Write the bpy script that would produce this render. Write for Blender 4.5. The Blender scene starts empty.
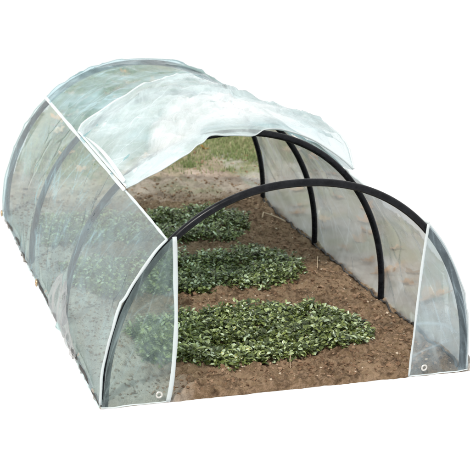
import bpy, bmesh, math, random
from mathutils import Vector, noise, Matrix
random.seed(7)
S = bpy.context.scene
C = S.collection
PI = math.pi
rad = math.radians

# ------------------------------------------------------------------ camera
cd = bpy.data.cameras.new('camera'); cam = bpy.data.objects.new('camera', cd); C.objects.link(cam)
cam.location = (-1.13207, -2.74585, 1.37946)
cam.rotation_euler = (1.254569, -0.043610, -0.320577)
cd.sensor_width = 36.0; cd.lens = 1238.2 / 470 * 36
cd.clip_end = 200; cd.clip_start = 0.05
cd.dof.use_dof = True; cd.dof.focus_distance = 3.3; cd.dof.aperture_fstop = 9.0
S.camera = cam
# ------------------------------------------------------------------ world: the plain white surround of the cut-out photograph
w = bpy.data.worlds.new('World'); S.world = w; w.use_nodes = True
bg = w.node_tree.nodes['Background']
bg.inputs[0].default_value = (1, 1, 1, 1); bg.inputs[1].default_value = 1.12
# ------------------------------------------------------------------ sun
sd = bpy.data.lights.new('sun', 'SUN'); sd.energy = 3.2; sd.angle = rad(3); sd.color = (1, .965, .91)
sun = bpy.data.objects.new('sun', sd); C.objects.link(sun)
sun.rotation_euler = (rad(38), rad(-14), rad(-25)); sun.location = (0, -2, 4)
S.view_settings.view_transform = 'Standard'; S.view_settings.look = 'None'
S.view_settings.exposure = 0.0; S.view_settings.gamma = 1.0
S.cycles.transparent_max_bounces = 32; S.cycles.max_bounces = 10
S.cycles.use_denoising = True

# ------------------------------------------------------------------ tunnel measures (metres)
H = 0.5552; EXP = 0.939; YH = [0.0, 0.531, 1.089, 1.635]; TS = rad(132); TR = rad(48)
def arc(t):
    c, s = math.cos(t), math.sin(t)
    s = max(s, 0.0)
    return .5 * math.copysign(abs(c) ** EXP, c), H * s ** EXP
def surf(t, y, off=0.0):
    e = 1e-3
    t = min(max(t, 2e-3), PI - 2e-3)
    x, z = arc(t); x1, z1 = arc(t - e); x2, z2 = arc(t + e)
    tx, tz = x2 - x1, z2 - z1; n = math.hypot(tx, tz)
    return Vector((x + tz / n * off, y, z - tx / n * off))
def lerp_tab(tab, v):
    if v <= tab[0][0]: return tab[0][1]
    for (a, p), (b, q) in zip(tab, tab[1:]):
        if v <= b:
            f = (v - a) / (b - a); f = f * f * (3 - 2 * f)
            return p + (q - p) * f
    return tab[-1][1]
def nz(x, y, z=0.0): return noise.noise(Vector((x, y, z)))

# ------------------------------------------------------------------ node helpers
def newmat(name):
    m = bpy.data.materials.new(name); m.use_nodes = True
    nt = m.node_tree; nt.nodes.clear()
    return m, nt
def N(nt, typ, **kw):
    n = nt.nodes.new(typ)
    for k, v in kw.items():
        if k.startswith('i_'): n.inputs[k[2:].replace('_', ' ')].default_value = v
        else: setattr(n, k, v)
    return n
def L(nt, a, b): nt.links.new(a, b)
def math_n(nt, op, a, b=None, clamp=False):
    n = nt.nodes.new('ShaderNodeMath'); n.operation = op; n.use_clamp = clamp
    for i, v in enumerate((a, b)):
        if v is None: continue
        if isinstance(v, (int, float)): n.inputs[i].default_value = v
        else: nt.links.new(v, n.inputs[i])
    return n.outputs[0]
def ramp(nt, fac, stops):
    r = nt.nodes.new('ShaderNodeValToRGB'); cr = r.color_ramp
    while len(cr.elements) < len(stops): cr.elements.new(.5)
    for e, (p, c) in zip(cr.elements, stops): e.position = p; e.color = (*c, 1)
    nt.links.new(fac, r.inputs[0]); return r.outputs[0]
def mix_rgb(nt, fac, a, b, mode='MIX'):
    n = nt.nodes.new('ShaderNodeMix'); n.data_type = 'RGBA'; n.blend_type = mode
    for i, v in ((0, fac), (6, a), (7, b)):
        if isinstance(v, (int, float)): n.inputs[i].default_value = v
        elif isinstance(v, tuple): n.inputs[i].default_value = (*v, 1)
        else: nt.links.new(v, n.inputs[i])
    return n.outputs[2]
def noise_n(nt, co, scale, detail=4, rough=.55, dist=0.0, w4=None):
    n = nt.nodes.new('ShaderNodeTexNoise'); n.inputs['Scale'].default_value = scale
    n.inputs['Detail'].default_value = detail; n.inputs['Roughness'].default_value = rough
    n.inputs['Distortion'].default_value = dist
    if co is not None: nt.links.new(co, n.inputs['Vector'])
    return n
def mapped(nt, scale=(1, 1, 1), rot=(0, 0, 0), loc=(0, 0, 0)):
    tc = nt.nodes.new('ShaderNodeTexCoord'); mp = nt.nodes.new('ShaderNodeMapping')
    mp.inputs['Scale'].default_value = scale; mp.inputs['Rotation'].default_value = rot; mp.inputs['Location'].default_value = loc
    nt.links.new(tc.outputs['Object'], mp.inputs['Vector']); return mp.outputs[0]

def uvmap(nt, scale, rot=0.0, loc=(0, 0, 0)):
    tc = nt.nodes.new('ShaderNodeTexCoord'); m1 = nt.nodes.new('ShaderNodeMapping'); m2 = nt.nodes.new('ShaderNodeMapping')
    m1.inputs['Rotation'].default_value = (0, 0, rot); m1.inputs['Location'].default_value = loc
    m2.inputs['Scale'].default_value = (*scale, 1)
    nt.links.new(tc.outputs['UV'], m1.inputs['Vector']); nt.links.new(m1.outputs[0], m2.inputs['Vector']); return m2.outputs[0]
def film_mat(name, base, streak, tint, body, rough=.25, crease=.3, cloud=.2, seed=0.0, gloss=.3, bump=.35, face=.12, freq=1.0, soft=0.0, fade=False, blur=.22):
    """thin clear plastic sheet: mostly transparent, milky where it is creased, dusty or wet"""
    m, nt = newmat(name)
    out = N(nt, 'ShaderNodeOutputMaterial')
    n1 = noise_n(nt, uvmap(nt, (3.2, 2.4), .5, (seed, seed * .7, 0)), 1.6, 5, .62, .7)
    cl = ramp(nt, n1.outputs[0], [(.40, (0, 0, 0)), (.70, (1, 1, 1))])
    # broad soft streaks, running over the hoops and slanting
    s1 = noise_n(nt, uvmap(nt, (2.2 * freq, 13 * freq), 1.15, (seed, 0, 0)), 1.3, 4, .6, .35)
    st1 = ramp(nt, s1.outputs[0], [(.48, (0, 0, 0)), (.70, (1, 1, 1))])
    s2 = noise_n(nt, uvmap(nt, (2.0 * freq, 15 * freq), -.55, (seed + 4, 1, 0)), 1.3, 4, .6, .3)
    st2 = ramp(nt, s2.outputs[0], [(.50, (0, 0, 0)), (.72, (1, 1, 1))])
    # sharp straight creases: ridges of strongly stretched noise
    def ridge(scale, rot, sd, wdt, level=.5):
        c = noise_n(nt, uvmap(nt, scale, rot, (sd, sd, 0)), 1.0, 0, .4, 0.0)
        r = math_n(nt, 'ABSOLUTE', math_n(nt, 'SUBTRACT', c.outputs[0], level))
        return ramp(nt, r, [(0.0, (1, 1, 1)), (wdt, (0, 0, 0))])
    l1 = ridge((.55, 9), .95, seed + 3, .022); l2 = ridge((.6, 8), -.35, seed + 8, .020, .55); l3 = ridge((.5, 7), .25, seed + 12, .016, .45)
    lines = math_n(nt, 'MULTIPLY', math_n(nt, 'ADD', math_n(nt, 'ADD', l1, l2), l3), ramp(nt, n1.outputs[0], [(.44, (0, 0, 0)), (.62, (1, 1, 1))]), True)
    co = mapped(nt)
    d1 = noise_n(nt, co, 120, 3, .65)
    dd = ramp(nt, d1.outputs[0], [(.52, (0, 0, 0)), (.75, (1, 1, 1))])
    lw = N(nt, 'ShaderNodeLayerWeight', i_Blend=.3)
    a = math_n(nt, 'ADD', base, math_n(nt, 'MULTIPLY', cl, cloud))
    a = math_n(nt, 'ADD', a, math_n(nt, 'MULTIPLY', st1, streak))
    a = math_n(nt, 'ADD', a, math_n(nt, 'MULTIPLY', st2, streak * .8))
    a = math_n(nt, 'ADD', a, math_n(nt, 'MULTIPLY', lines, crease))
    a = math_n(nt, 'ADD', a, math_n(nt, 'MULTIPLY', dd, .07))
    a = math_n(nt, 'ADD', a, math_n(nt, 'MULTIPLY', lw.outputs['Facing'], face), clamp=True)
    if fade:                # the added highlight fold fades out towards its rim
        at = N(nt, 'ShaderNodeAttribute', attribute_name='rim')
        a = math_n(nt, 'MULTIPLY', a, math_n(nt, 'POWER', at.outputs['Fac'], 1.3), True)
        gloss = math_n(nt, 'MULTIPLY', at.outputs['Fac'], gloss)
    bm_ = N(nt, 'ShaderNodeBump', i_Strength=bump, i_Distance=.010)
    h = math_n(nt, 'ADD', n1.outputs[0], math_n(nt, 'MULTIPLY', s1.outputs[0], .9))
    h = math_n(nt, 'ADD', h, math_n(nt, 'MULTIPLY', s2.outputs[0], .7))
    h = math_n(nt, 'ADD', h, math_n(nt, 'MULTIPLY', lines, .12))
    L(nt, h, bm_.inputs['Height'])
    tr = N(nt, 'ShaderNodeBsdfTransparent', i_Color=(*tint, 1))
    if soft:
        rf = N(nt, 'ShaderNodeBsdfRefraction', i_Color=(*tint, 1), i_Roughness=blur, i_IOR=1.03)
        ms = N(nt, 'ShaderNodeMixShader', i_Fac=soft); L(nt, tr.outputs[0], ms.inputs[1]); L(nt, rf.outputs[0], ms.inputs[2]); tr = ms
    df = N(nt, 'ShaderNodeBsdfDiffuse', i_Color=(*body, 1)); tl = N(nt, 'ShaderNodeBsdfTranslucent', i_Color=(*body, 1))
    gl = N(nt, 'ShaderNodeBsdfGlossy', i_Color=(1, 1, 1, 1), i_Roughness=rough)
    for n in (df, tl, gl): L(nt, bm_.outputs[0], n.inputs['Normal'])
    mb = N(nt, 'ShaderNodeMixShader', i_Fac=.45); L(nt, df.outputs[0], mb.inputs[1]); L(nt, tl.outputs[0], mb.inputs[2])
    mo = N(nt, 'ShaderNodeMixShader'); L(nt, a, mo.inputs[0]); L(nt, tr.outputs[0], mo.inputs[1]); L(nt, mb.outputs[0], mo.inputs[2])
    fr = N(nt, 'ShaderNodeLayerWeight', i_Blend=.2); L(nt, bm_.outputs[0], fr.inputs['Normal'])
    mg = N(nt, 'ShaderNodeMixShader'); L(nt, math_n(nt, 'MULTIPLY', fr.outputs['Fresnel'], gloss, True), mg.inputs[0])
    L(nt, mo.outputs[0], mg.inputs[1]); L(nt, gl.outputs[0], mg.inputs[2]); L(nt, mg.outputs[0], out.inputs[0])
    return m
TEAL = (.86, .94, .925)
M_side = film_mat('clear_side_film', .045, .11, (.84, .96, .93), (.38, .66, .74), crease=.30, cloud=.14, seed=0.0, gloss=.20, face=.02, soft=.3)
M_sideR = film_mat('clear_side_film_dusty', .15, .24, (.95, .97, .975), (.80, .87, .90), crease=.22, cloud=.30, seed=4.2, gloss=.3, face=.08, soft=.4, freq=.6, blur=.3)
M_roof = film_mat('clear_roof_film', .12, .34, (.74, .91, .94), (.50, .70, .76), crease=.30, cloud=.34, seed=2.0, gloss=.6, freq=.45, bump=.6)
M_flap = film_mat('milky_folded_film', .36, .30, (.90, .95, .955), (.78, .87, .885), crease=.30, cloud=.38, seed=7.1, gloss=.5, face=.06, freq=.6, bump=.8)
M_highlight = film_mat('milky_highlight_film', .50, .30, (.97, .975, .98), (.90, .92, .93), crease=.15, cloud=.34, seed=3.1, gloss=.4, face=.05, freq=.6, fade=True, bump=.8)  # near-white body colour carries the flap's painted highlight
M_end = film_mat('clear_end_film', .13, .14, (.88, .935, .91), (.44, .56, .56), crease=.22, cloud=.14, seed=1.3, gloss=.2, face=.05, soft=.35)
M_endR = film_mat('clear_end_film_milky', .12, .16, (.92, .96, .965), (.52, .65, .72), crease=.25, cloud=.18, seed=8.3, gloss=.2, face=.05)
M_slack = film_mat('muddy_slack_film', .05, .12, (.93, .91, .90), (.50, .50, .50), crease=.34, cloud=.12, seed=6.3, gloss=.2, face=.04)
M_hem = film_mat('white_welded_hem', .66, .14, (.94, .96, .96), (.77, .81, .815), crease=.1, cloud=.30, seed=5.0, gloss=.3)

def princ(name, col, rough=.5, metal=0.0, spec=.5):
    m, nt = newmat(name); out = N(nt, 'ShaderNodeOutputMaterial'); p = N(nt, 'ShaderNodeBsdfPrincipled')
    p.inputs['Base Color'].default_value = (*col, 1); p.inputs['Roughness'].default_value = rough
    p.inputs['Metallic'].default_value = metal; p.inputs['Specular IOR Level'].default_value = spec
    L(nt, p.outputs[0], out.inputs[0]); return m, nt, p
M_pipe, nt, p = princ('black_polyethylene_pipe', (.004, .0045, .006), .28, 0, .16)
nn = noise_n(nt, mapped(nt), 60, 4, .6)
L(nt, ramp(nt, nn.outputs[0], [(.3, (.2, .2, .2)), (.75, (.38, .38, .38))]), p.inputs['Roughness'])
L(nt, ramp(nt, nn.outputs[0], [(.4, (.003, .0035, .005)), (.85, (.012, .013, .016))]), p.inputs['Base Color'])
M_brass, nt, p = princ('brass_eyelet', (.55, .38, .20), .35, 1.0)
nn = noise_n(nt, mapped(nt), 300, 3)
L(nt, ramp(nt, nn.outputs[0], [(.35, (.62, .50, .34)), (.7, (.42, .25, .12))]), p.inputs['Base Color'])
M_steel, nt, p = princ('nickel_eyelet', (.75, .74, .70), .3, 1.0)
nn = noise_n(nt, mapped(nt), 300, 3)
L(nt, ramp(nt, nn.outputs[0], [(.35, (.85, .83, .78)), (.7, (.55, .52, .46))]), p.inputs['Base Color'])

# ground: brown worked soil in the bed, grey trodden earth beside it, lawn behind
M_ground, nt = newmat('garden_ground')
out = N(nt, 'ShaderNodeOutputMaterial'); p = N(nt, 'ShaderNodeBsdfPrincipled'); L(nt, p.outputs[0], out.inputs[0])
p.inputs['Roughness'].default_value = .95; p.inputs['Specular IOR Level'].default_value = .15
tc = N(nt, 'ShaderNodeTexCoord'); sep = N(nt, 'ShaderNodeSeparateXYZ'); L(nt, tc.outputs['Object'], sep.inputs[0])
a = noise_n(nt, tc.outputs['Object'], 7, 6, .62, .3); b = noise_n(nt, tc.outputs['Object'], 95, 5, .7); c = noise_n(nt, tc.outputs['Object'], 38, 4, .6)
soil = ramp(nt, a.outputs[0], [(.30, (.105, .066, .034)), (.52, (.20, .134, .076)), (.72, (.32, .23, .145))])
soil = mix_rgb(nt, ramp(nt, b.outputs[0], [(.40, (0, 0, 0)), (.70, (1, 1, 1))]), soil, (.33, .225, .15))
soil = mix_rgb(nt, ramp(nt, c.outputs[0], [(.34, (.8, .8, .8)), (.50, (0, 0, 0))]), soil, (.05, .028, .015))
dust = ramp(nt, a.outputs[0], [(.3, (.31, .25, .20)), (.5, (.46, .375, .30)), (.7, (.56, .46, .38))])
dust = mix_rgb(nt, ramp(nt, c.outputs[0], [(.35, (.5, .5, .5)), (.5, (0, 0, 0))]), dust, (.20, .155, .12))
grey = ramp(nt, a.outputs[0], [(.3, (.38, .36, .32)), (.5, (.56, .53, .48)), (.7, (.68, .62, .56))])
grey = mix_rgb(nt, ramp(nt, b.outputs[0], [(.38, (.5, .5, .5)), (.6, (0, 0, 0))]), grey, (.15, .135, .12))
turf = ramp(nt, c.outputs[0], [(.3, (.10, .125, .05)), (.5, (.19, .21, .09)), (.72, (.36, .31, .20))])
wob = math_n(nt, 'MULTIPLY', math_n(nt, 'SUBTRACT', a.outputs[0], .5), .5)
wob2 = math_n(nt, 'MULTIPLY', math_n(nt, 'SUBTRACT', noise_n(nt, tc.outputs['Object'], 3.2, 5, .65).outputs[0], .5), 2.4)
fx = ramp(nt, math_n(nt, 'ADD', math_n(nt, 'SUBTRACT', sep.outputs[0], .035), math_n(nt, 'MULTIPLY', wob, .06)), [(.470, (0, 0, 0)), (.485, (1, 1, 1))])
fd = ramp(nt, math_n(nt, 'DIVIDE', math_n(nt, 'ADD', sep.outputs[1], math_n(nt, 'MULTIPLY', wob, .5)), 5.0), [(.325, (0, 0, 0)), (.36, (1, 1, 1))])
ft = ramp(nt, math_n(nt, 'DIVIDE', math_n(nt, 'ADD', sep.outputs[1], wob2), 5.0), [(.37, (0, 0, 0)), (.48, (1, 1, 1))])
fl = ramp(nt, math_n(nt, 'ADD', math_n(nt, 'MULTIPLY', sep.outputs[0], -1.0), math_n(nt, 'MULTIPLY', wob, .3)), [(.26, (0, 0, 0)), (.38, (.95, .95, .95))])
gg = ramp(nt, noise_n(nt, tc.outputs['Object'], 4.5, 4, .6).outputs[0], [(.45, (0, 0, 0)), (.6, (.7, .7, .7))])
grey2 = grey; grey = mix_rgb(nt, gg, grey, (.30, .33, .20))
soil = mix_rgb(nt, fl, soil, mix_rgb(nt, .85, soil, mix_rgb(nt, .5, grey2, (.58, .55, .50))))
colr = mix_rgb(nt, fd, soil, dust); colr = mix_rgb(nt, fx, colr, grey); colr = mix_rgb(nt, ft, colr, turf)
L(nt, colr, p.inputs['Base Color'])
bp = N(nt, 'ShaderNodeBump', i_Strength=1.0, i_Distance=.011)
L(nt, math_n(nt, 'ADD', b.outputs[0], c.outputs[0]), bp.inputs['Height']); L(nt, bp.outputs[0], p.inputs['Normal'])

def attr_mat(name, stops, rough, spec=.5, trans=.0):
    m, nt = newmat(name); out = N(nt, 'ShaderNodeOutputMaterial'); p = N(nt, 'ShaderNodeBsdfPrincipled')
    at = N(nt, 'ShaderNodeAttribute', attribute_name='shade')
    nn = noise_n(nt, mapped(nt), 60, 3)
    f = math_n(nt, 'ADD', at.outputs['Fac'], math_n(nt, 'MULTIPLY', math_n(nt, 'SUBTRACT', nn.outputs[0], .5), .25), True)
    col = ramp(nt, f, stops); L(nt, col, p.inputs['Base Color'])
    p.inputs['Roughness'].default_value = rough; p.inputs['Specular IOR Level'].default_value = spec
    if trans:
        tl = N(nt, 'ShaderNodeBsdfTranslucent'); L(nt, col, tl.inputs[0])
        mx = N(nt, 'ShaderNodeMixShader', i_Fac=trans); L(nt, p.outputs[0], mx.inputs[1]); L(nt, tl.outputs[0], mx.inputs[2]); L(nt, mx.outputs[0], out.inputs[0])
    else: L(nt, p.outputs[0], out.inputs[0])
    return m
M_leaf = attr_mat('crop_leaf', [(0, (.024, .034, .009)), (.3, (.070, .096, .022)), (.55, (.18, .22, .055)), (.76, (.37, .44, .20)), (.93, (.48, .58, .44)), (1, (.44, .40, .09))], .33, .6, .15)
M_grass = attr_mat('grass_blade', [(0, (.11, .15, .055)), (.5, (.23, .29, .12)), (1, (.50, .42, .29))], .6, .3, .2)
M_clod = attr_mat('soil_clod', [(0, (.09, .052, .03)), (.5, (.19, .118, .072)), (.9, (.31, .21, .14)), (1, (.45, .37, .28))], .95, .15)
M_dry = attr_mat('dry_leaf', [(0, (.26, .13, .05)), (.4, (.60, .30, .08)), (.7, (.60, .40, .28)), (1, (.55, .42, .26))], .6, .3, .3)
M_straw = attr_mat('straw', [(0, (.34, .24, .15)), (1, (.50, .40, .28))], .7, .3)
M_line, nt, p = princ('dark_buried_film_edge', (.05, .045, .04), .55)
nn = noise_n(nt, mapped(nt), 40, 4)
L(nt, ramp(nt, nn.outputs[0], [(.35, (.018, .016, .015)), (.6, (.05, .044, .04)), (.8, (.14, .12, .10))]), p.inputs['Base Color'])

# ------------------------------------------------------------------ object helpers
def mesh_obj(name, verts, faces, mat, parent=None, smooth=True, shade=None):
    me = bpy.data.meshes.new(name); me.from_pydata([tuple(v) for v in verts], [], faces); me.update()
    if smooth: me.polygons.foreach_set('use_smooth', [True] * len(me.polygons))
    if shade is not None:
        at = me.attributes.new('shade', 'FLOAT', 'POINT'); at.data.foreach_set('value', shade)
    me.materials.append(mat)
    o = bpy.data.objects.new(name, me); C.objects.link(o)
    if parent: o.parent = parent
    return o
def grid_obj(name, fn, nu, nv, mat, parent=None):
    vs = [fn(i / nu, j / nv) for j in range(nv + 1) for i in range(nu + 1)]
    fs = [(j * (nu + 1) + i, j * (nu + 1) + i + 1, (j + 1) * (nu + 1) + i + 1, (j + 1) * (nu + 1) + i) for j in range(nv) for i in range(nu)]
    o = mesh_obj(name, vs, fs, mat, parent)
    # UV in metres: across the sheet along a middle line, and depth
    jm = nv // 2; us = [0.0]
    for i in range(nu): us.append(us[-1] + (vs[jm * (nu + 1) + i + 1] - vs[jm * (nu + 1) + i]).length)
    vl = [0.0]; im = nu // 2
    for j in range(nv): vl.append(vl[-1] + (vs[(j + 1) * (nu + 1) + im] - vs[j * (nu + 1) + im]).length)
    uv = o.data.uv_layers.new(name='UVMap'); buf = []
    for lp in o.data.loops:
        j, i = divmod(lp.vertex_index, nu + 1); buf += [us[i], vl[j]]
    uv.data.foreach_set('uv', buf)
    return o
def tube_data(pts, r, seg=10, flat=1.0):
    """tube along pts; r number or function of 0..1; returns verts, faces"""
    vs, fs = [], []; n = len(pts)
    up = Vector((0, 0, 1))
    prev = None
    for i, P in enumerate(pts):
        T = (Vector(pts[min(i + 1, n - 1)]) - Vector(pts[max(i - 1, 0)])).normalized()
        if prev is None:
            A = T.cross(up if abs(T.z) < .9 else Vector((0, 1, 0))).normalized()
        else:
            A = (prev - T * prev.dot(T)).normalized()
        prev = A; B = T.cross(A)
        rr = r(i / (n - 1)) if callable(r) else r * (1 + (.35 * nz(P[0] * 16, P[1] * 16, P[2] * 16 + r * 900) if r < .0065 else 0))
        for k in range(seg):
            a = 2 * PI * k / seg
            vs.append(Vector(P) + A * (rr * math.cos(a)) + B * (rr * flat * math.sin(a)))
    for i in range(n - 1):
        for k in range(seg):
            fs.append((i * seg + k, i * seg + (k + 1) % seg, (i + 1) * seg + (k + 1) % seg, (i + 1) * seg + k))
    fs.append(tuple(range(seg))[::-1]); fs.append(tuple((n - 1) * seg + k for k in range(seg)))
    return vs, fs
def tube_obj(name, pts, r, mat, parent=None, seg=10, flat=1.0):
    v, f = tube_data(pts, r, seg, flat); return mesh_obj(name, v, f, mat, parent)
def tag(o, label=None, cat=None, group=None, kind=None):
    for k, v in (('label', label), ('category', cat), ('group', group), ('kind', kind)):
        if v: o[k] = v
    return o

# ------------------------------------------------------------------ ground
POLY = [(-.513, -.006), (.523, -.006), (.67, .345), (.83, .72), (.925, 1.13), (.965, 1.55), (.98, 1.95), (.995, 2.25), (1.005, 2.7), (1.01, 3.3), (1.01, 4.0), (.985, 4.33),
        (.91, 4.53), (.78, 4.60), (.61, 4.52), (.42, 4.32), (.235, 4.02), (.06, 3.64), (-.10, 3.22), (-.235, 2.79), (-.345, 2.38), (-.435, 1.98), (-.485, 1.70), (-.513, 1.60)]
def inside(x, y, P=POLY):
    r = False; n = len(P)
    for i in range(n):
        x1, y1 = P[i]; x2, y2 = P[(i + 1) % n]
        if (y1 > y) != (y2 > y) and x < (x2 - x1) * (y - y1) / (y2 - y1) + x1: r = not r
    return r
def gh(x, y):
    """height of the ground"""
    rough = 1.0 if x < .5 and y < 2.1 else .45
    h = .012 * nz(x * 3.1, y * 3.1, 2) + rough * (.013 * nz(x * 11, y * 11, 5) + .011 * abs(nz(x * 24, y * 24, 9)) * 2 + .005 * nz(x * 34, y * 34, 1))
    h += rough * (.0055 * nz(x * 55, y * 55, 3) + .003 * nz(x * 120, y * 120, 6))
    if x < .5: h += .012 * max(0, min(1, (.5 - x) * 8)) * rough - .010
    h -= .018 * max(0, min(1, (-.488 - x) / .022))
    if y < .012: h = max(h, -.006)
    return h + .005
def span(y):
    """left and right edge of the patch of earth at depth y"""
    X = []; n = len(POLY)
    for i in range(n):
        (x1, y1), (x2, y2) = POLY[i], POLY[(i + 1) % n]
        if (y1 > y) != (y2 > y): X.append(x1 + (x2 - x1) * (y - y1) / (y2 - y1))
    return min(X), max(X)
ys = [-.006]
while ys[-1] < 4.56: ys.append(ys[-1] + (.0050 if ys[-1] < 1.2 else .0085 if ys[-1] < 2.2 else .03))
NX = 250; V = []; F = []
for j, y in enumerate(ys):
    a_, b_ = span(max(y, -.0050))
    a_ += .004 * nz(y * 22, 3) + .003 * nz(y * 60, 8); b_ += .010 * nz(y * 12, 5)
    for i in range(NX + 1):
        x = a_ + (b_ - a_) * i / NX; yy = y
        if j < 3: yy += (.004 * nz(x * 18, 2) + .003 * nz(x * 60, 4)) * (3 - j) / 3
        V.append((x, yy, gh(x, yy)))
W_ = NX + 1
for j in range(len(ys) - 1):
    for i in range(NX): a_ = j * W_ + i; F.append((a_, a_ + 1, a_ + W_ + 1, a_ + W_))
nr = len(ys); ring = [i for i in range(NX + 1)] + [j * W_ + NX for j in range(1, nr)] + [(nr - 1) * W_ + i for i in range(NX - 1, -1, -1)] + [j * W_ for j in range(nr - 2, 0, -1)]
o0 = len(V)
for k in ring: V.append((V[k][0], V[k][1], max(-.008, min(V[k][2] - .002, -.006))))
for q in range(len(ring)):
    a_, b_ = q, (q + 1) % len(ring); F.append((ring[b_], ring[a_], o0 + a_, o0 + b_))
g = mesh_obj('ground', V, F, M_ground); g['kind'] = 'structure'

# ------------------------------------------------------------------ clods and crumbs on the bed (uncountable)
ico = bmesh.new(); bmesh.ops.create_icosphere(ico, subdivisions=1, radius=1)
IV = [v.co.copy() for v in ico.verts]; IF = [tuple(v.index for v in f.verts) for f in ico.faces]; ico.free()
V, F, SH = [], [], []
def clod(x, y, r, sh):
    o = len(V); rz = random.uniform(0, 6); sx, sy, sz = random.uniform(.8, 1.4), random.uniform(.7, 1.2), random.uniform(.45, .9)
    M = Matrix.Rotation(rz, 3, 'Z') @ Matrix.Rotation(random.uniform(-.4, .4), 3, 'X')
    z = gh(x, y)
    for v in IV:
        q = M @ Vector((v.x * sx, v.y * sy, v.z * sz)) * r * (1 + .6 * random.uniform(-1, 1))
        V.append((x + q.x, y + q.y, z + r * .25 + q.z)); SH.append(sh)
    F.extend(tuple(a_ + o for a_ in f) for f in IF)
def inbed(x, y): return -.51 < x < .485 and 0 < y < 2.3
for _ in range(11000):
    x, y = random.uniform(-.485, .485), random.uniform(.004, 1.75)
    r = .0014 + .0036 * random.random() ** 2.5
    clod(x, y, r, random.uniform(0, .85) if random.random() < .96 else 1.0)
for _ in range(420):
    x, y = random.uniform(-.47, .47), random.uniform(.01, 1.9)
    clod(x, y, random.uniform(.0038, .0078), random.uniform(.1, .75))
for _ in range(700):
    y = random.uniform(1.7, 2.4); x = random.uniform(-.33, .9)
    clod(x, y, random.uniform(.002, .0065), random.uniform(.5, 1.0))
tag(mesh_obj('soil_clods', V, F, M_clod, smooth=False, shade=SH), 'crumbly brown clods scattered over the bare soil of the bed', 'soil', kind='stuff')

# ------------------------------------------------------------------ crop rows
def leaf_into(V, F, SH, base, d, n, ln, wd, sh, droop):
    """one oval leaf: 3 stations with a folded midrib"""
    d = d.normalized(); s = d.cross(n).normalized(); n = s.cross(d).normalized(); o = len(V)
    prof = [(0, .12), (.30, .85), (.62, 1.0), (.88, .55), (1.0, .05)]
    for u, wv in prof:
        c_ = base + d * (ln * u) - n * (droop * ln * u * u)
        V.extend([c_ - s * (wd * wv) + n * (wd * wv * .35), c_, c_ + s * (wd * wv) + n * (wd * wv * .35)]); SH.extend([sh, sh * .9, sh])
    for k in range(4):
        a_ = o + 3 * k; F.append((a_, a_ + 1, a_ + 4, a_ + 3)); F.append((a_ + 1, a_ + 2, a_ + 5, a_ + 4))
def crop_row(poly, step, hgt, label, ls=1.0):
    poly = [(a_, b_ - .022) for a_, b_ in poly]
    V, F, SH = [], [], []
    x0, x1 = min(a_[0] for a_ in poly), max(a_[0] for a_ in poly); y0, y1 = min(a_[1] for a_ in poly), max(a_[1] for a_ in poly)
    y = y0
    while y < y1:
        x = x0
        while x < x1:
            px, py = x + random.uniform(-.5, .5) * step, y + random.uniform(-.5, .5) * step
            e = .03 * nz(px * 13, py * 13, 1.5)
            if inside(px + e, py + e, poly) and random.random() < .95:
                edge = 1.0
                gz = gh(px, py); hh = hgt * random.uniform(.55, 1.15) * (.8 + .6 * nz(px * 9, py * 9, 4))
                tone = random.uniform(-.08, .12)
                for k in range(random.randint(42, 56)):
                    a_ = random.uniform(0, 2 * PI); el = random.uniform(-.15, 1.0); rr = random.random() ** .6 * step * .8
                    zb = gz + hh * random.uniform(.15, 1.0)
                    b_ = Vector((px + math.cos(a_) * rr, py + math.sin(a_) * rr, zb * 1.0 - rr * .35))
                    if b_.z < gz + .004: b_.z = gz + .004
                    d = Vector((math.cos(a_ + random.uniform(-.6, .6)) * math.cos(el), math.sin(a_ + random.uniform(-.6, .6)) * math.cos(el), math.sin(el)))
                    nn_ = Vector((random.uniform(-.5, .5), random.uniform(-.5, .5), 1))
                    q = random.random()
                    sh = (random.uniform(.02, .38) if q < .50 else random.uniform(.38, .66) if q < .78 else random.uniform(.72, .92) if q < .975 else .98)
                    leaf_into(V, F, SH, b_, d, nn_, ls * random.uniform(.010, .022), ls * random.uniform(.0032, .0062), min(1, max(0, sh + tone)), random.uniform(.1, .5))
            x += step
        y += step
    o = mesh_obj('leafy_crop_row', V, F, M_leaf, shade=SH)
    tag(o, label, 'plants', 'leafy rows growing across the bed', 'stuff')
crop_row([(-.31, .25), (-.25, .175), (-.05, .155), (.14, .19), (.27, .205), (.33, .26), (.35, .33), (.325, .44), (.29, .515), (.05, .52), (-.2, .50), (-.35, .46)], .026, .040,
         'front row of low dense green leafy plants nearest the tunnel opening', .86)
crop_row([(-.38, .72), (-.10, .695), (.10, .70), (.27, .725), (.325, .80), (.33, .92), (.30, 1.0), (.24, 1.04), (-.1, 1.04), (-.41, 1.01)], .026, .040,
         'middle row of green leafy plants behind the front row', .8)
crop_row([(-.40, 1.21), (.0, 1.17), (.22, 1.20), (.32, 1.28), (.34, 1.42), (.25, 1.53), (-.42, 1.52)], .028, .042,
         'rearmost row of dark leafy plants near the back of the bed', .8)

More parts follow.
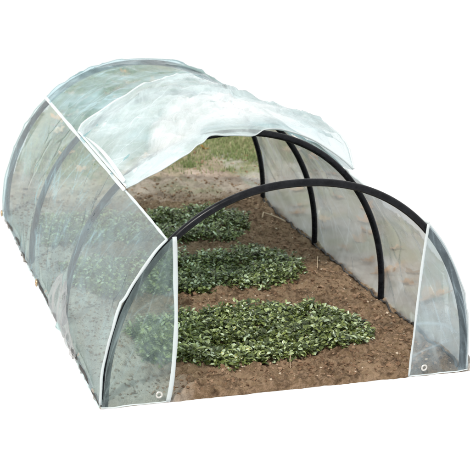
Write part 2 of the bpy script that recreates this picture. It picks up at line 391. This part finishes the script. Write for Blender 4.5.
# ------------------------------------------------------------------ lawn behind the tunnel
V, F, SH = [], [], []
cnt = 0
while cnt < 30000:
    x, y = random.uniform(-.55, 1.02), random.uniform(2.0, 4.5)
    if not inside(x - .02, y + .10) or not inside(x + .02, y): continue
    if y < 2.16 + .55 * nz(x * 3.2, y * 2.2, 3) + .2 * nz(x * 9, y * 9, 3) and random.random() < .93: continue
    if nz(x * 5, y * 5, 11) < -.12 and random.random() < .8: continue
    cnt += 1
    a_ = random.uniform(0, 2 * PI); h_ = random.uniform(.008, .026); b_ = Vector((x, y, gh(x, y) - .002))
    s = Vector((math.cos(a_), math.sin(a_), 0)) * random.uniform(.0015, .003); ln = Vector((random.uniform(-.5, .5), random.uniform(-.5, .5), 0)) * h_
    o = len(V); V.extend([b_ - s, b_ + s, b_ + ln * .35 + Vector((0, 0, h_ * .65)) + s * .7, b_ + ln * .35 + Vector((0, 0, h_ * .65)) - s * .7, b_ + ln + Vector((0, 0, h_))])
    sh = min(1, max(0, .42 + .5 * nz(x * 3, y * 3, 6) + random.uniform(-.25, .3))); SH.extend([sh] * 5)
    F.extend([(o, o + 1, o + 2, o + 3), (o + 3, o + 2, o + 4)])
tag(mesh_obj('grass', V, F, M_grass, smooth=False, shade=SH), 'short muted green grass behind the tunnel', 'grass', kind='stuff')

# ------------------------------------------------------------------ fallen leaves (individual)
def dry_leaf(sz, seed):
    rnd = random.Random(seed); V = [Vector((0, 0, 0))]; n = 30
    ph = rnd.uniform(0, 1)
    for k in range(n):
        a_ = 2 * PI * k / n
        r = sz * (.62 + .30 * abs(math.cos(a_ * 2.5)) ** 1.5 + .08 * math.cos(a_ * 5)) * (1.0 + .25 * math.cos(a_))
        r *= 1 + rnd.uniform(-.10, .10)
        V.append(Vector((r * math.cos(a_), r * .85 * math.sin(a_), 0)))
    for v in list(range(1, n + 1)):
        p_ = V[v]; p_.z = sz * (.30 * (p_.y / sz) ** 2 + .28 * nz(p_.x / sz * 1.7 + seed, p_.y / sz * 1.7, seed)) + .10 * sz * abs(math.sin(v))
    o = len(V)
    for k in range(n): V.append(V[k + 1] * .55 + Vector((0, 0, -sz * .05)))
    F = [(0, o + k, o + (k + 1) % n) for k in range(n)] + [(o + k, 1 + k, 1 + (k + 1) % n, o + (k + 1) % n) for k in range(n)]
    # stalk
    tv, tf = tube_data([(-sz * .5 - sz * .7 * q, .04 * sz * q, .12 * sz * q) for q in (0, .5, 1)], sz * .03, 5)
    b_ = len(V); V += tv; F += [tuple(i + b_ for i in f) for f in tf]
    return V, F
protos = []
for s_ in range(5):
    V, F = dry_leaf(1.0, s_ * 3.3 + 1)
    me = bpy.data.meshes.new('fallen_leaf'); me.from_pydata([tuple(v) for v in V], [], F)
    me.polygons.foreach_set('use_smooth', [True] * len(F)); me.materials.append(M_dry)
    at = me.attributes.new('shade', 'FLOAT', 'POINT'); at.data.foreach_set('value', [[.15, .35, .6, .8, .95][s_]] * len(V)); protos.append(me)
def put_leaf(x, y, sz, pi, label, group=None):
    o = bpy.data.objects.new('fallen_leaf', protos[pi]); C.objects.link(o)
    o.location = (x, y, gh(x, y) + sz * .18); o.scale = (sz,) * 3
    o.rotation_euler = (random.uniform(-.45, .45), random.uniform(-.45, .45), random.uniform(0, 6.28))
    tag(o, label, 'leaf', group)
put_leaf(.595, .735, .052, 1, 'bright orange dry leaf lying just outside the right wall beside the second hoop')
put_leaf(.60, .86, .030, 0, 'brown curled leaf outside the right wall behind the bright orange one')
put_leaf(.64, .47, .065, 2, 'pinkish tan leaf outside the right wall between the first and second hoops')
for x, y, s_, k in [(.57, .98, .026, 1), (.56, 1.42, .034, 1), (.60, 1.52, .03, 3), (.63, 1.32, .03, 4), (.72, 1.12, .035, 2), (.78, 1.25, .04, 2), (.70, .72, .036, 3),
                    (.64, .62, .03, 0), (.75, .95, .03, 3), (.68, 1.70, .035, 3), (.80, 1.6, .04, 2), (.66, 1.05, .03, 2), (.59, 1.2, .026, 0), (.86, 1.45, .035, 3), (.90, 1.9, .04, 2)]:
    put_leaf(x, y, s_, k, 'dry fallen leaf on the grey earth outside the right wall, seen through the plastic', 'fallen leaves outside the right wall')
n_ = 0
while n_ < 70:
    x, y = random.uniform(-.2, 1.0), random.uniform(2.15, 4.3)
    if not inside(x + .04, y) or not inside(x - .04, y): continue
    if (x < .62 and y < 3.0) and random.random() < .55: continue
    n_ += 1
    put_leaf(x, y, random.uniform(.018, .042), random.choice([1, 2, 2, 3, 3, 4, 4]), 'orange brown dry leaf lying on the grass behind the tunnel', 'dry leaves scattered on the grass')

# ------------------------------------------------------------------ straws
def straw(pts, r, label, group=None):
    v, f = tube_data(pts, r, 6); o = mesh_obj('dry_straw', v, f, M_straw, shade=[.7] * len(v)); tag(o, label, 'straw', group)
def gp(x, y, h=.004): return (x, y, gh(x, y) + h)
straw([gp(.415, 1.40), gp(.43, 1.43, .012), gp(.455, 1.42, .014), gp(.475, 1.37, .008), gp(.50 - .015, 1.34)], .0028, 'pale curled straw on the soil at the back right of the bed')
straw([gp(.395, .80), gp(.405, .83, .018), gp(.41, .84, .034)], .0012, 'thin pale straw standing upright in the soil beside the middle row')
straw([gp(.03, .09), gp(.035, .11, .012), gp(.04, .12, .026)], .0010, 'short pale straw sticking up from bare soil before the front row')

# ------------------------------------------------------------------ the tunnel
root = bpy.data.objects.new('grow_tunnel', None); C.objects.link(root); root.location = (0, 0, 0)
tag(root, 'low arched plastic film tunnel on four black hoops with its front roof folded back', 'garden tunnel')
for i, y in enumerate(YH):
    pts = [(.5, y, -.001), (.5, y, .004)] + [(*(lambda a_: (a_[0], y, a_[1]))(arc(PI * k / 90)),) for k in range(1, 90)] + [(-.5, y, .004), (-.5, y, -.001)]
    tube_obj('hoop', pts, .0100, M_pipe, root, 16)

def sag(y, amt):
    """film lies on the hoops and dips between them"""
    for a_, b_ in zip(YH, YH[1:]):
        if a_ <= y <= b_: return -amt * math.sin(PI * (y - a_) / (b_ - a_))
    return 0
def creases(t, y, sd):
    h = 0.0; a = t * .5
    for i, (th, fr) in enumerate(((.35, 4.1), (1.15, 5.3), (-.75, 4.7), (-1.25, 3.3))):
        q = (a * math.cos(th) + y * math.sin(th)) * fr + .55 * nz(a * 3 + sd, y * 3, i * 5 + sd) + sd
        f = q - math.floor(q); r_ = max(0.0, 1 - abs(f - .5) * 9)
        h += r_ * max(0.0, nz(a * 4.5 + i * 9, y * 4.5, sd + 2) + .12) * (1 if i % 2 else -1)
    return h
def wrinkle(t, y, sd=0.0):
    u = t * 1.0
    a_ = .0050 * nz(u * 3.2 + sd, y * 3.0, sd) + .0032 * nz(u * 7 + y * 5 + sd, y * 4 - u * 5, sd + 3)
    r_ = 1 - min(1, abs(nz(u * 3.0 + y * 2.4 + sd, y * 3.1 - u * 1.5, sd + 8)) * 9)
    return a_ + .0035 * r_ * r_ + .015 * creases(t, y, sd + .3)
Y1 = 1.648
# left side cover
def left_fn(u, v):
    y = -.004 + (Y1 + .004) * v; u2 = u * 1.02
    if u2 <= 1:
        t = TS + (PI - .004 - TS) * u2
        low_ = max(0, (u2 - .55) / .45)
        off = .0125 + sag(y, .012) + wrinkle(t, y) * (1 - .0 * low_)
        # pulled fold rising from the foot of the second hoop
        off += .014 * low_ * math.exp(-((y - .50 + (1 - u2) * .30) / .035) ** 2)
        off += .008 * low_ * nz(y * 11, u2 * 2, 3)
        P = surf(t, y, max(off, .0118 - .010 * math.sin(PI * ((y / .545) % 1)) ** 2 if 0 < y < 1.62 else max(off, .0118)))
        P.z = max(P.z, .002); return P
    k = (u2 - 1) / .02
    P = surf(PI - .004, y, .0125 + .006 * nz(y * 11, 1, 3)); P.x -= .003 * k; P.z = -.006 * k + .002 + .006 * nz(y * 17, k, 5) * (1 - k)
    return P
lc = grid_obj('side_cover', left_fn, 70, 240, M_side, root); lc['label'] = 'left side sheet of the film cover'
def right_fn(u, v):
    y = -.004 + (Y1 + .004) * v
    t = TR * (1 - u) + .004 * u
    low_ = max(0, (u - .5) / .5)
    off = .0125 + sag(y, .012) + wrinkle(t, y, 5.5) + .006 * low_ * nz(y * 9, u * 2, 7)
    P = surf(t, y, max(off, .0015 if YH[0] + .03 < y < YH[3] - .03 else .0118)); P.z = max(P.z, -.002); return P
rc = grid_obj('side_cover', right_fn, 60, 220, M_sideR, root); rc['label'] = 'right side sheet of the film cover'
# roof cover behind the second hoop
def roof_fn(u, v):
    t = TS + (TR - TS) * u; y = .56 + (Y1 - .56) * v
    return surf(t, y, .0118 + max(0, .002 + sag(y, .004) + wrinkle(t, y, 9.1) * 1.6 + .004 * nz(t * 5, y * 6, 2)))
grid_obj('roof_cover', roof_fn, 90, 130, M_roof, root)
# folded-back front part of the roof: starts under the fold, rolls round at the front and lies back over the roof
YF = [(44, .545), (60, .55), (74, .55), (81, .53), (88, .475), (94, .485), (99, .49), (104, .445), (110, .405), (120, .39), (127, .405), (132, .43)]
YR = [(44, 1.02), (62, .98), (76, 1.12), (83, 1.27), (93, 1.20), (103, 1.15), (111, 1.10), (120, 1.08), (128, 1.09), (132, 1.05)]
HO = [(44, .105), (52, .092), (60, .075), (70, .050), (80, .048), (95, .050), (110, .040), (122, .028), (132, .020)]
FO = [(44, .030), (60, .022), (78, .016), (86, .002), (94, .004), (98, .010), (104, .008), (115, .004), (132, .012)]
T0, T1 = 131.2, 45.5
def flap_fn(u, v):
    td = T0 + (T1 - T0) * u; t = rad(td)
    yf, yr, ho, fo = lerp_tab(YF, td), lerp_tab(YR, td), lerp_tab(HO, td), lerp_tab(FO, td)
    if v < .12:                                     # lower layer, running forward to the fold
        k = v / .12; y = yf + .10 - .09 * k; off = .0135 * (1 - k) + (fo - .004) * k
        if td < 84 : y = max(y, .548)
    elif v < .24:                                   # the roll
        k = (v - .12) / .12; a_ = PI * k; y = yf + .010 - .006 * math.sin(a_); off = fo + .001 - .004 * math.cos(a_)
    else:
        k = (v - .24) / .76; y = yf + .010 + (yr - yf - .010) * k
        rise = math.sin(min(1, k * 1.7) * PI / 2)
        end = 1 - .40 * max(0, (k - .55) / .45)
        off = (fo + .005) * (1 - rise) + ho * rise * end
        off += (.008 * nz(t * 2.5, y * 5, 2) + .0035 * nz(t * 6, y * 8, 4) + .024 * creases(t, y * 1.3, 4.4) + .018 * creases(t * 1.7, y * 2, 1.7) + .010 * creases(t * 3.0, y * 3.4, 6.1)) * min(1, k * 5) * min(1, (1 - u) * 6 + .12)
        if td > 124: off = off * (132 - td) / 8 + .020 * (1 - (132 - td) / 8)
        off = max(off, .0245 if y > .56 and k > .12 else .017 if y > .5 else -.02)
    return surf(t, y, off)
flap = grid_obj('folded_flap', flap_fn, 130, 110, M_flap, root)
flap['label'] = 'milky white roof sheet folded back over the top'
# added film fold whose white colour and soft rim paint the flap's bright highlight
def highlight_fn(u, v):
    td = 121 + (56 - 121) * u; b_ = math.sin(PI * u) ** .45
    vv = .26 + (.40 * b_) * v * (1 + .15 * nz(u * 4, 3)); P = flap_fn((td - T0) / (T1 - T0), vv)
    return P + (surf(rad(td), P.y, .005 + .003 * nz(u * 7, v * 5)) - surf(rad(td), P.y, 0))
o = grid_obj('highlight_fold', highlight_fn, 80, 30, M_highlight, flap)
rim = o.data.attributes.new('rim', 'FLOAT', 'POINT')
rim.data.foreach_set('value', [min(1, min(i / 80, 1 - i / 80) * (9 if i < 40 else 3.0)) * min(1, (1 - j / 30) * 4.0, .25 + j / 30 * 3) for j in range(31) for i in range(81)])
# hems of the flap: left edge, right edge, rear edge
tube_obj('hem', [flap_fn(0, .2 + .8 * k / 40) + Vector((.002, 0, .003)) for k in range(41)], .0048, M_hem, flap, 8, .5)
tube_obj('hem', [flap_fn(1, .2 + .8 * k / 40) for k in range(41)], .0042, M_hem, flap, 8, .5)
tube_obj('hem', [flap_fn(k / 60, 1) for k in range(61)], .0040, M_hem, flap, 8, .5)
tube_obj('hem', [flap_fn(k / 90, .18) for k in range(91)], .0030, M_hem, flap, 8, .6)
# seams and hems of the cover
def strip(name, fn, n, wfn, parent):
    """flat band following fn(k) -> (centre, across)"""
    V, F = [], []
    for k in range(n + 1):
        P, A = fn(k / n); w_ = wfn(k / n)
        nrm = Vector((A.z, 0, -A.x)) if abs(A.y) < .5 else Vector((0, 0, 1))
        for q in (-1, -.5, 0, .5, 1): V.append(P + A * (w_ * q) + nrm * (-.0015 * (1 - q * q)))
    for k in range(n):
        for q in range(4): a_ = k * 5 + q; F.append((a_, a_ + 1, a_ + 6, a_ + 5))
    return mesh_obj(name, V, F, M_hem, parent)
def seam_left(k):
    y = .425 + (Y1 - .425) * k; P = surf(TS, y, .0185 + .002 * nz(y * 6, 2)); A = (surf(TS + .01, y) - surf(TS - .01, y)).normalized(); return P, A
strip('hem', seam_left, 80, lambda k: .0052 + .002 * nz(k * 9, 4), lc)
def seam_left2(k):
    y = .45 + .52 * k; t = TS - .030 - .018 * math.sin(PI * k); P = surf(t, y, .026 + .008 * math.sin(PI * k)); A = (surf(t + .01, y) - surf(t - .01, y)).normalized(); return P, A
strip('hem', seam_left2, 60, lambda k: .0052 * (1 - k ** 3) + .0004, lc)
tube_obj('hem', [left_fn(0, .30 * k / 30) for k in range(31)], .0035, M_hem, lc, 8)
tube_obj('hem', [right_fn(0, k / 80) for k in range(81)], .0032, M_hem, rc, 8)
tube_obj('hem', [left_fn(k / 40, 0) for k in range(40)], .0038, M_hem, lc, 8)
tube_obj('hem', [right_fn(k / 40, 0) for k in range(41)], .0026, M_hem, rc, 8)
tube_obj('hem', [left_fn(k / 40, 1) for k in range(40)], .0025, M_hem, lc, 8)
tube_obj('hem', [right_fn(k / 40, 1) for k in range(41)], .0022, M_hem, rc, 8)
tube_obj('hem', [roof_fn(k / 60, 1) for k in range(61)], .0025, M_hem, bpy.data.objects['roof_cover'], 8)
# the buried lower edges
pr_ = [(.497 + .006 * nz(y * 7, 3), y, gh(.49, y) + .004 + .004 * nz(y * 12, 1)) for y in [.02 + 1.6 * k / 120 for k in range(121)]]
o = tube_obj('buried_edge', pr_, lambda k: .0038 + .0022 * nz(k * 30, 5), M_line, root, 8, .8); o['label'] = 'dark rolled lower edge of the right sheet'
pl_ = [(-.510 + .004 * nz(y * 9, 8), y, .000 + .004 * nz(y * 14, 1)) for y in [.01 + 1.62 * k / 120 for k in range(121)]]
o = tube_obj('buried_edge', pl_, lambda k: .0045 + .002 * nz(k * 34, 2), M_line, root, 8, .8); o['label'] = 'dark earthy lower edge of the left sheet'

# end panels at the front, left and right of the open doorway
def ztop(x):
    lo_, hi_ = .001, PI / 2
    for _ in range(40):
        m_ = (lo_ + hi_) / 2
        if arc(m_)[0] > abs(x): lo_ = m_
        else: hi_ = m_
    return arc(lo_)[1]
def end_fn(sg):
    def f(u, v):
        # u 0 = door edge, 1 = hoop ; v 0 = ground, 1 = top
        xe = .334 + (.012 * math.sin(PI * v) if sg < 0 else .012 * v * v)
        if sg < 0: xe = .334 - .012 * math.sin(PI * v ** .8) - .004 * v + .006
        x = xe + (.512 - xe) * u
        zt = ztop(min(x * .985, .4999)) + .010
        zt = min(zt, ztop(.336) + .012)
        z = .001 + (zt - .001) * v
        y = -.013 + .006 * nz(x * 9 * sg, z * 8, 4) + .003 * nz(x * 30, z * 6, 2) - .004 * math.sin(PI * v)
        return Vector((sg * x, y, z + .004 * nz(x * 20, 3, 1) * (1 - v)))
    return f
for sg in (-1, 1):
    f = end_fn(sg)
    ep = grid_obj('end_panel', f, 40, 70, M_end if sg < 0 else M_endR, root); ep['label'] = 'clear film end piece %s of the doorway' % ('left' if sg < 0 else 'right')
    tube_obj('hem', [f(0, k / 40) for k in range(41)], .0060 if sg < 0 else .0040, M_hem, ep, 8, .45)
    tube_obj('hem', [f(k / 30, 0) for k in range(31)], .0022, M_hem, ep, 8, .7)
    ex, ez = (-.366, .026) if sg < 0 else (.372, .026)
    bm = bmesh.new(); R_, r_ = .0072, .0026; V, F = [], []
    for i in range(20):
        for j in range(8):
            a_, b_ = 2 * PI * i / 20, 2 * PI * j / 8
            V.append((ex + (R_ + r_ * math.cos(b_)) * math.cos(a_), -.022 + r_ * .7 * math.sin(b_), ez + (R_ + r_ * math.cos(b_)) * math.sin(a_)))
            F.append((i * 8 + j, ((i + 1) % 20) * 8 + j, ((i + 1) % 20) * 8 + (j + 1) % 8, i * 8 + (j + 1) % 8))
    bm.free(); mesh_obj('eyelet', V, F, M_steel, ep)
# slack of the left sheet gathered at the foot of the second hoop
def slack_fn(u, v):
    y = .27 + .36 * u; top = .165 * math.exp(-abs((y - .54) / .13) ** 1.3) + .012
    z = .002 + top * v; t = PI - .004 - z * 2.05
    P = surf(t, y, .020 + .012 * math.sin(PI * v) * math.sin(u * 17) ** 2 + .006 * nz(u * 8, v * 3, 2) * v); P.z = z; return P
o = grid_obj('gathered_slack', slack_fn, 60, 26, M_slack, lc)
tube_obj('hem', [slack_fn(k / 50, 1) for k in range(51)], .0008, M_slack, lc, 6)
# brass eyelets along the foot of the left sheet
for ey in (.835, 1.57):
    V, F = [], []; R_, r_ = .0085, .0034
    for i in range(20):
        for j in range(8):
            a_, b_ = 2 * PI * i / 20, 2 * PI * j / 8
            V.append((-.528 + r_ * .8 * math.sin(b_), ey + (R_ + r_ * math.cos(b_)) * math.cos(a_), .024 + (R_ + r_ * math.cos(b_)) * math.sin(a_)))
            F.append((i * 8 + j, ((i + 1) % 20) * 8 + j, ((i + 1) % 20) * 8 + (j + 1) % 8, i * 8 + (j + 1) % 8))
    mesh_obj('eyelet', V, F, M_brass, lc)
